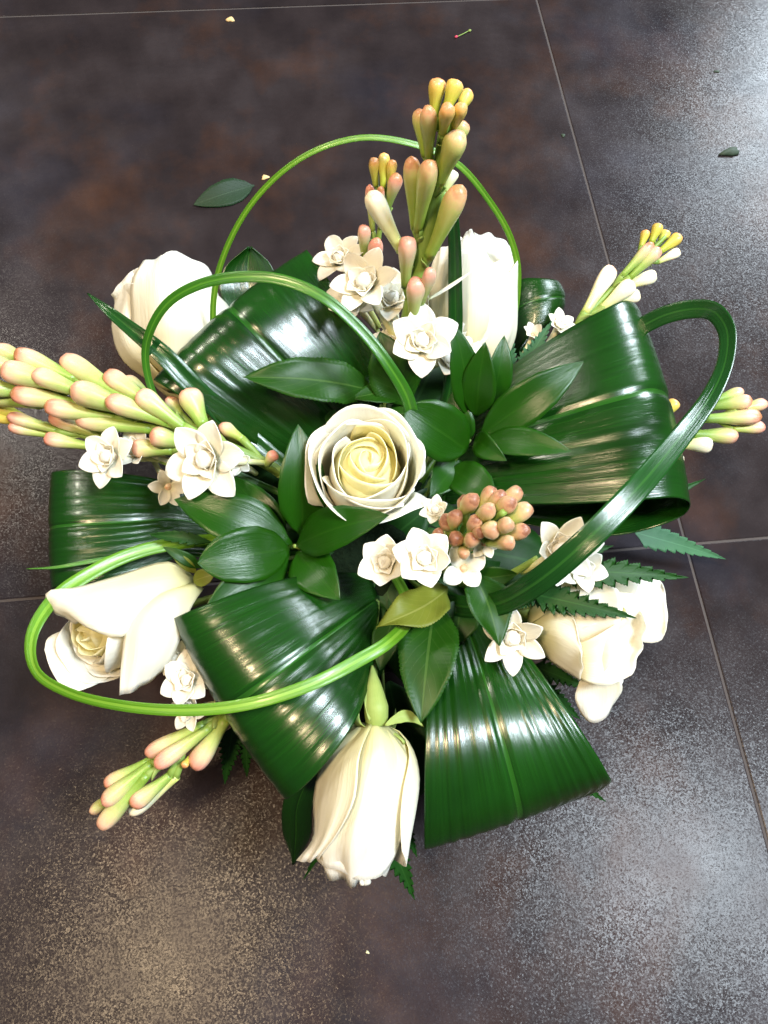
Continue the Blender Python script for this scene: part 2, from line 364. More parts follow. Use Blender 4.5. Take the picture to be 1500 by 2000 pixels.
def patch(parent, rows, mat='rose', name='petal', nu=17, nv=17, solid=.0004, ruffle=.0006, seed=0, bulge=0):
    R = np.array([spline([W(*p) for p in row], nu) for row in rows])
    G = np.array([spline(R[:, i], nv) for i in range(nu)]).transpose(1, 0, 2)
    du = np.gradient(G, axis=1); dv = np.gradient(G, axis=0); nn = np.cross(du, dv); nn /= np.linalg.norm(nn, axis=2)[..., None]+1e-12
    us = np.linspace(-1, 1, nu); vs = np.linspace(0, 1, nv); r = np.random.default_rng(seed)
    sg = np.sign((nn*(CAM-G)).sum()) or 1
    off = .0006*np.sin(us*r.uniform(2, 4)+r.uniform(0, 6))[None]*np.sin(vs*r.uniform(3, 6)+r.uniform(0, 6))[:, None]+ruffle*(np.sin(us*r.uniform(5, 9)+r.uniform(0, 6))[None]*(vs**2)[:, None])+bulge*((1-us**2)[None]*(np.sin(np.pi*vs))[:, None])
    G = G+nn*sg*off[..., None]
    UV = np.stack(np.meshgrid((us+1)/2, vs), -1).reshape(-1, 2)
    return mesh(name, G.reshape(-1, 3), grid_faces(nu, nv), M[mat], parent, UV, solid)

def rose_petal(parent, Mx, phi, hw, z0, h, rm, tm, rt, skew=0, curl=0, drop=.16, pt=0, rip=.0, mat='rose', nu=19, nv=17, tilt=0):
    V = []; UV = []; p1, p2 = random.uniform(0, 6), random.uniform(4, 7)
    for j in range(nv):
        v = j/(nv-1)
        for i in range(nu):
            u = -1+2*i/(nu-1); top = 1-drop*abs(u)**2.4+pt*max(0, 1-abs(u)*3)+rip*.6*math.sin(u*p2+p1)
            t = v*top; wp = .42+.58*math.sin(math.pi/2*min(1, v/.55)); wp *= 1-.14*(max(0, v-.6)/.4)**2
            if t < tm: r = rm*math.sqrt(max(0, 1-((tm-t)/tm)**2))
            else: r = rm+(rt-rm)*((t-tm)/(1-tm))**1.4
            r = max(r, .0012)+skew*u*min(1, t*1.5)
            c = sstep(.70, 1.03, v)*curl*(.55+.45*abs(u)**1.5)
            r += c+rip*rm*math.sin(u*p2+p1)*v**3+tilt*t*t; z = z0+h*t-c*.55
            a = phi+hw*u*wp; V.append((r*math.cos(a), r*math.sin(a), z)); UV.append(((u+1)/2, v))
    V = np.array(V)@np.array(Mx.to_3x3()).T+np.array(Mx.translation)
    return mesh('petal', V, grid_faces(nu, nv), M[mat], parent, UV, .0005)
def axis_matrix(b, t, roll):
    z = unit(np.asarray(t)-b); ref = np.array([0, 0, 1.]) if abs(z[2]) < .85 else np.array([0, 1., 0])
    x = unit(np.cross(ref, z)); y = np.cross(z, x)
    return Matrix.Translation(b) @ Matrix(np.array([x, y, z]).T.tolist()).to_4x4() @ Matrix.Rotation(math.radians(roll), 4, 'Z')
def rose(label, base, tip, R, nin=11, outer=(), roll=0, stemmid=None, corek=1.0, inner_h=.92, sepals=5, pit=.0):
    b = W(*base); t = W(*tip); L = np.linalg.norm(t-b); o = thing('rose', label, 'rose', b, 'white roses of the arrangement')
    Mx = axis_matrix(b, t, roll)
    for i in range(nin):
        k = i/(nin-1); rt = R*(.05+.68*k**1.15)*corek*random.uniform(.95, 1.05); rm = R*(.30+.58*k)
        a = i*2.399; sh = R*.05*k
        rose_petal(o, Mx, a+random.uniform(-.3, .3), 1.95-.85*k, 0, L*(inner_h+.03-pit*max(0, .45-k)/.45-.10*k*k+.025*math.sin(i*1.7)), max(rm, rt*1.02), .5, rt, R*(.05+.06*k), R*(.07+.13*k), .10, .0, .025, 'rose_core' if k < .68 else 'rose')
    Hx = np.array(Mx.to_3x3()).T; V = []; prof = [(.20, .10), (.60, .35), (.66, .54), (.56, .68), (.40, .77), (.20, .82), (.03, .83)]
    for (pr, pz) in prof:
        for i in range(16): a = i*math.pi/8; V.append((R*corek*pr*math.cos(a), R*corek*pr*math.sin(a), L*pz*inner_h/.92))
    mesh('heart_filler', np.array(V)@Hx+b, grid_faces(16, len(prof), True)+[tuple(range(96, 112))], M['rose_core'], o, [(.5, .8)]*len(V))  # added solid dome, coloured to make the deep gaps between petals bright yellow
    for q in outer:
        rose_petal(o, Mx, math.radians(q[0]), math.radians(q[1]), -L*.0, L*q[2], R*q[3], q[4], R*q[5], R*q[6], R*q[7], q[8] if len(q) > 8 else .30, q[9] if len(q) > 9 else 0, .03)
    zx = np.array(Mx.to_3x3())[:, 2]
    hip = mesh_lathe_axis('calyx', b-zx*.014, b+zx*.003, [.35, .8, 1.0, .95, .8], .0072, 'sepal', o)
    for k in range(sepals):
        a = k*2*math.pi/sepals+.4; V = []; UV = []
        for j in range(9):
            v = j/8; rr = .006+.016*math.sin(v*1.9); zz = .001+.016*v-.02*v*v*(k % 2+.3); ww = .0045*(1-v)**.8+.0002
            for i in range(3):
                s = i-1; V.append((rr*math.cos(a)-s*ww*math.sin(a), rr*math.sin(a)+s*ww*math.cos(a), zz+abs(s)*.0008)); UV.append((i/2, v))
        V = np.array(V)@np.array(Mx.to_3x3()).T+b
        mesh('sepal', V, grid_faces(3, 9), M['sepal'], o, UV, .0004)
    stem(o, b-zx*.012, .003, 'stem', stemmid); return o, Mx
def mesh_lathe_axis(name, a, b, prof, r, mat, parent, sides=12):
    return tube(name, [a, (a+b)/2, b], [r*p for p in prof], M[mat], parent, sides, 10)

BP = ([0, .12, .28, .42, .55, .66, .76, .86, .93, .97, .99, 1], [.50, .54, .62, .74, .87, .96, 1, .93, .76, .56, .36, .14])
def bud(parent, b, t, rad, mat='bud', bow=None, n=18, sides=12):
    b = np.asarray(b, float); t = np.asarray(t, float); L = np.linalg.norm(t-b)
    bow = np.zeros(3) if bow is None else bow
    C = spline([b, (b+t)/2+bow*L, t], n); T, Nn, B = frames(C); V = []; UV = []; ph = random.uniform(0, 6); ts = np.linspace(0, 1, n)**.85
    C = np.array([C[0]*0+np.array([np.interp(x, np.linspace(0, 1, n), C[:, k]) for k in range(3)]) for x in ts])
    fat = random.uniform(.84, 1.06)
    for j in range(n):
        r = rad*fat*np.interp(ts[j], *BP)
        for i in range(sides):
            a = 2*math.pi*i/sides; k = 1+.09*math.cos(3*a+ph)*sstep(.45, .95, ts[j])+.03*math.cos(6*a+ph); V.append(C[j]+r*k*(math.cos(a)*Nn[j]+math.sin(a)*B[j])); UV.append((i/sides, ts[j]))
    Fc = grid_faces(sides, n, True); Fc.append(tuple(range((n-1)*sides, n*sides))); Fc.append(tuple(range(sides-1, -1, -1)))
    return mesh('bud', V, Fc, M[mat], parent, UV)
def tepal(parent, c, ax, rd, L, wd, e0, e1, cup, mat='tepal', nu=9, nv=13):
    s = np.cross(ax, rd); V = []; UV = []; p = np.array(c, float); step = L/(nv-1)
    for j in range(nv):
        v = j/(nv-1); e = math.radians(e0+(e1-e0)*v**.8); d = math.cos(e)*ax+math.sin(e)*rd
        if j: p = p+d*step
        nrm = math.sin(e)*ax-math.cos(e)*rd; ww = wd*np.interp(v, [0, .2, .48, .70, .86, .95, 1], [.45, .74, 1, .88, .56, .28, .06])
        for i in range(nu):
            u = -1+2*i/(nu-1); V.append(p+s*ww*u+nrm*cup*ww*u*u); UV.append(((u+1)/2, v))
    return mesh('petal', V, grid_faces(nu, nv), M[mat], parent, UV, .0004)
def floret(parent, base, cen, rpx, spread=84, no=6, inner=True, roll=None, tubemat='bud_white', wide=.38, face=.5):
    b = W(*base); c = W(*cen); ax = unit(unit(c-b)*(1-face)+unit(CAM-c)*face); r = rpx*mpp(c)
    o = tube('floret', [b, b*.5+c*.5+np.array([0, 0, .001]), c-ax*r*.10, c+ax*r*.06], [.0019, .0022, r*.15, r*.24], M[tubemat], parent, 10, 12)
    x = unit(np.cross(ax, [.2, .9, .3])); y = np.cross(ax, x); a0 = random.uniform(0, 6) if roll is None else math.radians(roll)
    for k in range(no):
        a = a0+k*2*math.pi/no+random.uniform(-.12, .12); rd = math.cos(a)*x+math.sin(a)*y
        tepal(o, c-ax*r*.02+rd*r*.10, ax, rd, r*random.uniform(.92, 1.05), r*wide*.85, 40, spread+random.uniform(-22, 16), .30)
    if inner:
        for k in range(5):
            a = a0+.5+k*2*math.pi/5+random.uniform(-.2, .2); rd = math.cos(a)*x+math.sin(a)*y
            tepal(o, c+rd*r*.08, ax, rd, r*random.uniform(.5, .68), r*.26, 26, 44+random.uniform(-14, 18), .6)
        bud(o, c-ax*r*.1, c+ax*r*random.uniform(.42, .52), r*.22, 'tepal').name = 'petal'
        for k in range(3):
            a = a0+.2+k*2*math.pi/3; rd = math.cos(a)*x+math.sin(a)*y
            tepal(o, c+rd*r*.08, ax, rd, r*random.uniform(.44, .56), r*.28, 38, -30+random.uniform(-8, 14), .55)
    return o
def spike(label, axis, buds, rad=.016, stemr=.0028, base=True):
    """axis: stem points (px,py,z) from its tip to its lower end; buds: (tipx,tipy,basex,basey,widthpx,material,back)"""
    A = [W(*p) for p in axis]; C = spline(A, 50); px = np.array([proj(c) for c in C]); dp = np.array([depth(c) for c in C])
    o = thing('tuberose_stem', label, 'tuberose', A[-1], 'tuberose stems of the arrangement')
    tube('stalk', A, [stemr*.6, stemr, stemr*1.25], M['stem'], o, 9, 24)
    q = root(A[-1]); tube('stem', [A[-1], (A[-1]+q)/2, q, FO*.5+q*.5-np.array([0, 0, .012])], [stemr*1.2, stemr, stemr, stemr], M['stem'], o, 8, 10)
    for e in buds:
        tx, ty, bx, by, wp = e[:5]; mat = e[5] if len(e) > 5 and e[5] else 'bud'; back = len(e) > 6 and e[6]
        def place(x, y, Rr):
            i = np.argmin(np.linalg.norm(px-np.array([x, y]), axis=1)); per = np.linalg.norm(px[i]-np.array([x, y]))*dp[i]/F
            off = math.sqrt(max(0, Rr*Rr-per*per)); return Wd(x, y, dp[i]+(off if back else -off))
        b = place(bx, by, rad*.45); t = place(tx, ty, rad)
        r = wp*mpp(t)/2; i = np.argmin(np.linalg.norm(C-b, axis=1)); j = min(i+4, 49)
        bud(o, b, t, r, mat, bow=unit(t-C[j])*random.uniform(.0, .08))
        tepal(o, C[j]+unit(b-C[j])*.001, unit(b-C[j]), unit(np.cross(unit(b-C[j]), rng.normal(size=3))), max(.006, r*2.2), r*.55, 14, 26, .5, 'sepal', 5, 7).name = 'bract'
        tube('pedicel', [C[j], (C[j]+b)/2, b+(t-b)*.04], [.0012, r*.42, r*.5], M['stem'], o, 7, 6)
    return o

# ------------------------------------------------------------------ broad folded leaves
G_A = 'broad glossy leaves folded into loops'
def aspi(label, Le, Re, **k):
    m = (W(*Le[0])+W(*Re[0]))/2; o = thing('folded_leaf', label, 'leaf', m, G_A)
    loft(o, Le, Re, **k); stem(o, m, .0026); return o
aspi('broad leaf folded over beside the back rose, speckled with gold glints along its crease',
     [(600, 920, .135), (520, 880, .16), (400, 805, .190), (325, 757, .203), (300, 742, .198), (318, 752, .182), (430, 800, .155), (520, 830, .13)],
     [(770, 800, .135), (745, 720, .165), (690, 620, .195), (630, 530, .212), (600, 489, .207), (606, 500, .19), (640, 600, .16), (690, 700, .13)], bulge=.006, seed=1)
aspi('widest broad leaf, curling over behind the thick dark grass loop',
     [(880, 830, .14), (960, 745, .17), (1080, 660, .20), (1180, 604, .215), (1222, 587, .212), (1246, 600, .198), (1240, 640, .17), (1120, 760, .14), (980, 850, .12)],
     [(860, 985, .14), (960, 985, .165), (1120, 984, .19), (1260, 976, .205), (1320, 972, .203), (1348, 985, .188), (1325, 1012, .165), (1200, 1046, .145), (1000, 1020, .12)], bulge=.005, seed=2)
aspi('broad leaf folded over between the left rose and the drooping rose',
     [(720, 1120, .15), (620, 1120, .185), (500, 1146, .205), (395, 1184, .21), (350, 1203, .203), (338, 1212, .19), (365, 1235, .168), (480, 1230, .14), (600, 1180, .12)],
     [(735, 1230, .15), (722, 1330, .185), (690, 1415, .20), (628, 1500, .198), (580, 1548, .186), (556, 1560, .170), (556, 1535, .152), (600, 1420, .13), (650, 1300, .12)], bulge=.004, seed=3)
aspi('broad leaf with pale midrib folded down beside the drooping rose',
     [(840, 1200, .15), (838, 1300, .175), (832, 1420, .185), (829, 1530, .178), (829, 1610, .160), (830, 1660, .135), (835, 1630, .115), (838, 1450, .11), (830, 1250, .11)],
     [(960, 1200, .15), (1020, 1265, .17), (1090, 1360, .182), (1150, 1450, .178), (1185, 1508, .165), (1190, 1532, .140), (1140, 1545, .120), (1050, 1450, .11), (900, 1250, .11)], bulge=.002, corr=.0008, seed=4)
aspi('broad leaf looped low beneath the big reclining tuberose stem',
     [(420, 980, .12), (340, 945, .135), (240, 925, .15), (150, 918, .155), (108, 921, .148), (104, 925, .13), (150, 930, .11), (320, 960, .10)],
     [(430, 1090, .12), (350, 1090, .135), (260, 1120, .148), (160, 1140, .152), (110, 1146, .145), (104, 1150, .127), (150, 1130, .11), (320, 1080, .10)], bulge=.002, seed=5)
aspi('small broad leaf loop peeping out beside the tall back rose',
     [(960, 640, .12), (990, 580, .145), (1015, 547, .162), (1055, 544, .17), (1084, 547, .165), (1090, 556, .15), (1060, 590, .13), (1000, 650, .11)],
     [(980, 740, .12), (1010, 690, .14), (1035, 655, .155), (1070, 632, .16), (1090, 618, .152), (1091, 622, .138), (1060, 650, .12), (1010, 720, .11)], bulge=.005, nu=25, nv=40, seed=6)
aspi('pointed dark leaf standing up behind the folded leaf with gold glints',
     [(520, 680, .125), (455, 620, .14), (428, 560, .15), (440, 522, .158), (484, 482, .168)],
     [(600, 640, .125), (570, 600, .14), (545, 550, .15), (525, 512, .16), (490, 481, .168)], bulge=-.006, nu=25, nv=30, seed=7)
aspi('dark narrow leaf hanging behind the drooping rose petals',
     [(640, 1400, .13), (590, 1480, .125), (555, 1560, .11), (552, 1620, .09), (572, 1678, .065)],
     [(700, 1420, .13), (650, 1500, .125), (612, 1570, .11), (608, 1630, .09), (580, 1682, .065)], bulge=.004, nu=21, nv=30, seed=8)

# ------------------------------------------------------------------ grass loops
G_G = 'long grass blades looped over the flowers'
def grass(label, pts, w_, mat, **k):
    e0, e1 = W(*pts[0][:3]), W(*pts[-1][:3]); lo = e0 if np.linalg.norm(e0-FO) < np.linalg.norm(e1-FO) else e1
    o = ribbon(None, pts, w_, mat, loc=lo, **k); o.name = 'grass_blade'; return tag(o, label, 'grass blade', G_G)
fx, fy = proj(FO)
grass('thin bright grass arch behind the tall tuberose stem',
      [(fx-60, fy-60, .135), (520, 800, .15), (428, 690, .175), (416, 620, .20), (430, 520, .235), (490, 400, .275), (590, 308, .305), (700, 270, .315), (800, 280, .312), (890, 318, .30), (955, 392, .275), (998, 468, .245), (1012, 545, .215), (985, 680, .17), (fx+60, fy-80, .135)],
      [12, 14, 15, 15, 14, 14, 15, 16, 16, 16, 18, 18], 'grass_lime', n=90, fold=.22)
grass('green grass hoop arching over the gold glinting folded leaf',
      [(fx-70, fy-50, .14), (420, 900, .165), (310, 790, .195), (284, 700, .22), (296, 640, .24), (330, 590, .256), (390, 556, .27), (470, 541, .28), (550, 547, .282), (630, 580, .278), (705, 645, .265), (760, 715, .25), (800, 790, .225), (800, 900, .17), (fx+10, fy-40, .14)],
      [16, 17, 17, 18, 22, 26, 28, 28, 28, 30, 34, 34, 30], 'grass', n=90, fold=.22)
grass('short dark blade with a pointed tip lying across the far left rose',
      [(fx-60, fy-50, .14), (480, 850, .17), (370, 748, .205), (320, 695, .218), (262, 648, .225), (210, 606, .228), (171, 573, .226)],
      [40, 46, 50, 52, 44, 28, 3], 'grass_dark', fold=.45)
grass('thick dark grass loop sweeping over the widest broad leaf',
      [(1060, 760, .15), (1160, 690, .175), (1245, 642, .20), (1300, 615, .215), (1350, 604, .226), (1390, 607, .235), (1418, 640, .243), (1418, 700, .25), (1390, 770, .258), (1320, 865, .268), (1230, 970, .272), (1130, 1070, .262), (1040, 1143, .238), (960, 1182, .205), (860, 1170, .16), (fx+30, fy+10, .135)],
      [40, 42, 44, 46, 46, 44, 44, 50, 58, 64, 66, 64, 56, 50, 40], 'grass_dark', twist=[0, 0, 0, 5, 25, 35, 25, 8, -6, -10, -8, -5, 0, 0], n=100, fold=.07, nu=9)
grass('bright grass loop swinging out around the left rose',
      [(fx-70, fy+10, .135), (440, 1055, .15), (330, 1064, .162), (250, 1085, .168), (170, 1124, .175), (105, 1172, .182), (64, 1240, .19), (70, 1308, .20), (130, 1350, .21), (240, 1378, .222), (370, 1387, .232), (490, 1374, .24), (610, 1336, .242), (700, 1290, .235), (760, 1253, .222), (800, 1190, .18), (fx+10, fy+20, .14)],
      [24, 30, 32, 34, 36, 34, 26, 26, 28, 30, 32, 34, 32, 28, 24], 'grass_lime', n=100, fold=.22, twist=[0, 0, 0, 0, 8, 25, 25, 10, 0, 0, 0, 0, 0])
grass('thin grass tip poking out across the low leaf',
      [(fx-70, fy, .135), (420, 1060, .145), (290, 1078, .158), (180, 1096, .163), (110, 1108, .164), (52, 1111, .162)], [14, 14, 14, 12, 9, 2], 'grass', fold=.4)
grass('upright dark grass blade in front of the tall back rose',
      [(fx+10, fy-60, .14), (868, 800, .175), (888, 660, .215), (889, 560, .25), (887, 460, .285), (880, 380, .31), (872, 330, .325)], [34, 36, 37, 36, 34, 28, 12], 'grass_dark', fold=.25, up=.1)

# ------------------------------------------------------------------ roses
# outer petals: phi, halfwidth, height, rmax, tmax, rtop, skew, curl, drop, point
rose('cream rose at the crown of the arrangement, its swirled heart facing up', (712, 955, .178), (718, 884, .243), .0335, 13,
     [(0, 78, .95, .86, .5, .74, .07, .10), (118, 80, .94, .88, .5, .78, .07, .10), (235, 80, .93, .90, .5, .80, .07, .12),
      (300, 75, .88, .98, .5, .98, .06, .16), (60, 74, .90, .98, .5, 1.0, .06, .14), (170, 76, .88, 1.0, .5, 1.02, .06, .18, .2),
      (262, 52, .84, 1.03, .5, 1.06, .05, .34, .45, .0), (20, 60, .82, 1.03, .5, 1.06, .05, .16, .3), (130, 60, .82, 1.03, .5, 1.06, .05, .2, .3)], roll=25, pit=.05, corek=1.04)
r2, _ = rose('white rose hanging head down with its green calyx uppermost', (735, 1408, .172), (702, 1690, .158), .0300, 9,
     [(20, 78, 1.0, .92, .42, .62, .10, .03, .10, .02), (140, 78, 1.0, .95, .42, .66, .10, .03, .1), (255, 80, 1.0, .95, .42, .66, .10, .03, .1),
      (85, 82, 1.03, 1.0, .42, .74, .10, .06, .10, .03), (200, 76, .96, 1.02, .42, .84, .12, .12, .12), (-35, 76, .98, 1.0, .42, .80, .12, .05, .14)], roll=10, corek=.75, sepals=4,
     stemmid=W(728, 1300, .165))
r3, _ = rose('half open white rose tucked under the looping bright grass', (285, 1205, .138), (148, 1246, .176), .0315, 11,
     [(30, 70, .98, .92, .5, .86, .08, .06), (150, 70, .98, .95, .5, .90, .08, .06), (270, 70, .98, .95, .5, .92, .08, .06)], roll=0, corek=1.0)
r4, _ = rose('wide open white rose behind the serrated fern', (1032, 1195, .146), (1232, 1238, .170), .0305, 10,
     [(30, 72, .98, .86, .45, .80, .08, .10), (150, 72, .98, .88, .45, .84, .08, .10), (270, 72, .99, .90, .45, .86, .08, .12),
      (90, 70, .98, .98, .45, 1.06, .08, .20, .18), (215, 66, 1.0, 1.0, .45, 1.10, .08, .22, .2), (330, 68, .98, 1.0, .45, 1.08, .08, .2, .2)], roll=20, corek=.9)
r5, _ = rose('white rose leaning away behind the short dark blade', (395, 790, .125), (318, 530, .165), .037, 9,
     [(20, 78, .98, .90, .48, .70, .10, .05, .1), (140, 78, .98, .95, .48, .74, .10, .05, .1), (255, 80, .98, .95, .48, .74, .10, .05, .1),
      (90, 80, 1.0, 1.0, .46, .80, .1, .06, .12, .02), (215, 72, .98, 1.02, .46, .88, .12, .12, .2), (-30, 72, .96, 1.0, .46, .86, .12, .08, .16)], roll=30, corek=.75)
r6, _ = rose('tall white rose standing behind the upright dark blade', (915, 740, .150), (938, 490, .225), .0335, 9,
     [(20, 78, .98, .90, .45, .66, .10, .03, .1), (140, 78, .98, .95, .45, .70, .10, .03, .1), (255, 80, .98, .95, .45, .70, .10, .03, .1),
      (60, 80, 1.0, 1.0, .45, .80, .1, .04, .12, .02), (190, 76, .98, 1.02, .45, .84, .12, .08, .14), (-60, 76, 1.0, 1.03, .45, .78, .12, .05, .25, .06)], roll=0, corek=.75)
tube('calyx', [W(736, 1410, .182), W(735, 1388, .186), W(731, 1345, .186), W(727, 1300, .184)], [.0070, .0078, .0050, .0006], M['sepal'], r2, 12, 16)
leaf(r2, (752, 1416, .190), (828, 1420, .180), 24, 'sepal', name='sepal', side=-.22, arch=.1, shape='lance')
leaf(r2, (722, 1408, .190), (712, 1330, .186), 12, 'sepal', name='sepal', shape='lance')
# flaring outer petals of the two open roses
patch(r3, [[(372, 1120, .168), (380, 1135, .172), (375, 1150, .172)], [(330, 1097, .178), (315, 1150, .192), (282, 1212, .188)],
           [(230, 1125, .182), (215, 1182, .198), (238, 1244, .194)], [(150, 1148, .184), (150, 1190, .198), (180, 1230, .196)], [(92, 1157, .186), (118, 1188, .190), (160, 1212, .192)], [(94, 1185, .178), (112, 1200, .182), (150, 1218, .186)]], bulge=.003, seed=1)
patch(r3, [[(372, 1138, .176), (388, 1142, .176), (398, 1150, .172)], [(295, 1165, .192), (335, 1170, .196), (375, 1185, .188)],
           [(252, 1215, .194), (300, 1230, .200), (355, 1240, .188)], [(238, 1290, .188), (285, 1290, .192), (335, 1285, .182)], [(233, 1358, .178), (262, 1350, .178), (318, 1312, .172)]], bulge=.002, seed=2)
patch(r3, [[(300, 1250, .150), (260, 1220, .148), (230, 1200, .146)], [(245, 1300, .150), (200, 1270, .146), (160, 1220, .142)],
           [(190, 1335, .152), (140, 1300, .148), (95, 1245, .146)], [(132, 1356, .156), (105, 1320, .154), (86, 1270, .152)]], seed=3)
patch(r4, [[(1060, 1165, .150), (1050, 1185, .158), (1060, 1205, .16)], [(1150, 1140, .150), (1145, 1180, .160), (1150, 1220, .164)],
           [(1230, 1128, .150), (1222, 1180, .156), (1215, 1240, .150)], [(1266, 1124, .148), (1266, 1185, .152), (1268, 1256, .145)], [(1288, 1132, .148), (1292, 1185, .152), (1292, 1250, .144)], [(1296, 1146, .152), (1303, 1188, .156), (1302, 1230, .150)]], ruffle=.0005, seed=5)
patch(r4, [[(1040, 1215, .168), (1040, 1235, .170), (1048, 1258, .160)], [(1085, 1190, .184), (1088, 1240, .188), (1080, 1295, .168)], [(1120, 1205, .194), (1128, 1260, .194), (1112, 1318, .172)], [(1132, 1250, .196), (1138, 1290, .192), (1134, 1330, .176)]], seed=4)
patch(r4, [[(1075, 1262, .168), (1095, 1275, .172), (1110, 1300, .164)], [(1142, 1252, .194), (1152, 1290, .188), (1142, 1330, .180)], [(1205, 1216, .200), (1202, 1272, .186), (1186, 1338, .180)], [(1250, 1190, .202), (1238, 1252, .184), (1216, 1328, .178)], [(1262, 1204, .206), (1254, 1262, .190), (1234, 1318, .182)]], ruffle=.0012, seed=6)
patch(r4, [[(1100, 1270, .150), (1130, 1265, .160), (1180, 1270, .164)], [(1132, 1318, .160), (1165, 1310, .166), (1205, 1314, .168)],
           [(1124, 1362, .154), (1168, 1356, .152), (1216, 1346, .160)], [(1134, 1396, .140), (1165, 1413, .140), (1202, 1374, .144)]], ruffle=.0008, seed=7)

patch(r2, [[(712, 1413, .180), (735, 1408, .184), (758, 1414, .180)], [(668, 1490, .190), (735, 1478, .206), (794, 1465, .176)], [(642, 1580, .186), (715, 1570, .208), (798, 1555, .172)], [(622, 1655, .178), (695, 1650, .198), (778, 1640, .168)], [(640, 1712, .164), (690, 1728, .172), (748, 1692, .164)]], ruffle=.0022, seed=8)
patch(r2, [[(700, 1414, .178), (718, 1410, .184), (728, 1414, .186)], [(630, 1490, .176), (672, 1484, .200), (702, 1478, .209)], [(610, 1560, .172), (655, 1562, .198), (692, 1560, .212)], [(609, 1635, .168), (634, 1636, .188), (656, 1632, .198)], [(577, 1680, .166), (600, 1684, .172), (622, 1676, .178)]], ruffle=.0010, seed=9)
patch(r2, [[(750, 1416, .178), (765, 1425, .174), (775, 1430, .166)], [(770, 1500, .182), (798, 1505, .172), (806, 1510, .155)], [(768, 1580, .184), (800, 1590, .172), (806, 1590, .155)], [(748, 1650, .182), (775, 1645, .172), (785, 1640, .155)]], ruffle=.0010, seed=10)
patch(r2, [[(690, 1650, .176), (705, 1650, .178), (720, 1648, .176)], [(692, 1700, .170), (708, 1702, .172), (722, 1698, .168)], [(703, 1722, .166), (712, 1732, .166), (724, 1710, .163)]], ruffle=.0015, seed=11)
patch(r5, [[(385, 785, .140), (395, 788, .142), (410, 782, .140)], [(268, 680, .172), (340, 700, .190), (440, 670, .160)], [(257, 610, .182), (335, 615, .206), (452, 610, .164)], [(258, 552, .188), (325, 545, .204), (408, 562, .172)], [(282, 512, .182), (322, 502, .190), (362, 520, .180)]], ruffle=.0014, bulge=.002, seed=12)
patch(r5, [[(330, 765, .142), (345, 770, .146), (360, 772, .146)], [(240, 705, .152), (262, 700, .166), (290, 705, .172)], [(217, 640, .156), (240, 645, .174), (266, 640, .180)], [(224, 585, .160), (246, 568, .176), (268, 548, .182)], [(216, 574, .168), (238, 548, .178), (272, 520, .178)]], ruffle=.0010, seed=13)
patch(r6, [[(920, 712, .160), (942, 704, .162), (958, 692, .160)], [(940, 640, .188), (982, 640, .186), (1002, 630, .166)], [(945, 560, .212), (990, 560, .206), (1014, 570, .182)], [(940, 490, .228), (980, 490, .222), (1008, 520, .202)], [(925, 458, .226), (960, 457, .224), (998, 482, .214)]], ruffle=.0014, seed=14)
patch(r6, [[(890, 722, .166), (908, 724, .170), (926, 708, .168)], [(868, 650, .196), (925, 655, .208), (972, 642, .196)], [(868, 560, .222), (925, 565, .232), (978, 590, .212)], [(890, 490, .238), (925, 495, .242), (958, 512, .230)], [(908, 456, .240), (918, 449, .242), (930, 460, .240)]], ruffle=.0006, bulge=.002, seed=15)
patch(r6, [[(860, 690, .168), (875, 700, .170), (890, 705, .168)], [(828, 640, .176), (850, 640, .190), (880, 640, .196)], [(832, 560, .196), (852, 555, .210), (880, 550, .214)], [(848, 500, .212), (860, 485, .220), (880, 480, .222)]], ruffle=.0008, seed=16)

# ------------------------------------------------------------------ tuberoses
Y, Pk, Wt, Gr = 'bud_yellow', 'bud_pink', 'bud_white', 'bud_green'
s1 = spike('tallest tuberose stem, its topmost buds golden yellow', [(876, 200, .375), (862, 300, .345), (843, 420, .305), (822, 520, .27), (800, 620, .235), (790, 730, .19)],
      [(856, 152, 848, 225, 34, Y), (894, 156, 872, 215, 36, Y), (916, 176, 894, 226, 30, Y, 1), (876, 206, 864, 262, 36, Y), (904, 204, 882, 258, 30, Y),
       (836, 208, 838, 312, 40, Gr), (818, 212, 830, 305, 32, Gr, 1), (898, 258, 858, 358, 46, Gr), (908, 236, 880, 300, 32, Gr, 1),
       (804, 306, 810, 446, 40, Gr), (842, 314, 816, 450, 42, Gr), (902, 362, 838, 502, 48, Gr), (886, 332, 870, 375, 28, Wt, 1),
       (722, 374, 784, 490, 44, Wt), (797, 464, 792, 560, 38, Pk), (814, 544, 806, 622, 38, Pk), (842, 525, 820, 600, 30, Pk)], rad=.017, stemr=.0052)
floret(s1, (785, 690, .20), (718, 562, .242), 74, 80, roll=10)
floret(s1, (795, 720, .18), (822, 668, .232), 74, 70, wide=.45)
floret(s1, (800, 740, .175), (905, 672, .200), 50, 60)
floret(s1, (780, 700, .19), (768, 592, .222), 62, 70, wide=.42)
floret(s1, (800, 740, .172), (872, 700, .206), 54, 60, wide=.44)
floret(s1, (780, 740, .165), (770, 680, .205), 50, 70, wide=.44)
tepal(s1, W(836, 585, .25), unit(W(918, 536, .26)-W(836, 585, .25)), np.array([0, 0, 1.]), np.linalg.norm(W(918, 536, .26)-W(836, 585, .25)), .0016, 0, 6, .4)
s2 = spike('short slender tuberose stem behind the tallest one', [(750, 330, .285), (748, 400, .26), (738, 480, .23), (735, 560, .20), (760, 680, .165)],
      [(730, 308, 734, 364, 22, Y), (750, 298, 748, 366, 23, Y), (767, 312, 760, 366, 20, Y), (776, 340, 756, 408, 32), (744, 364, 742, 430, 20), (722, 360, 728, 455, 24, Pk, 1),
       (711, 440, 712, 505, 30, Pk), (736, 466, 728, 545, 36, Pk)], rad=.012, stemr=.002)
floret(s2, (742, 640, .18), (668, 512, .212), 58, 85)
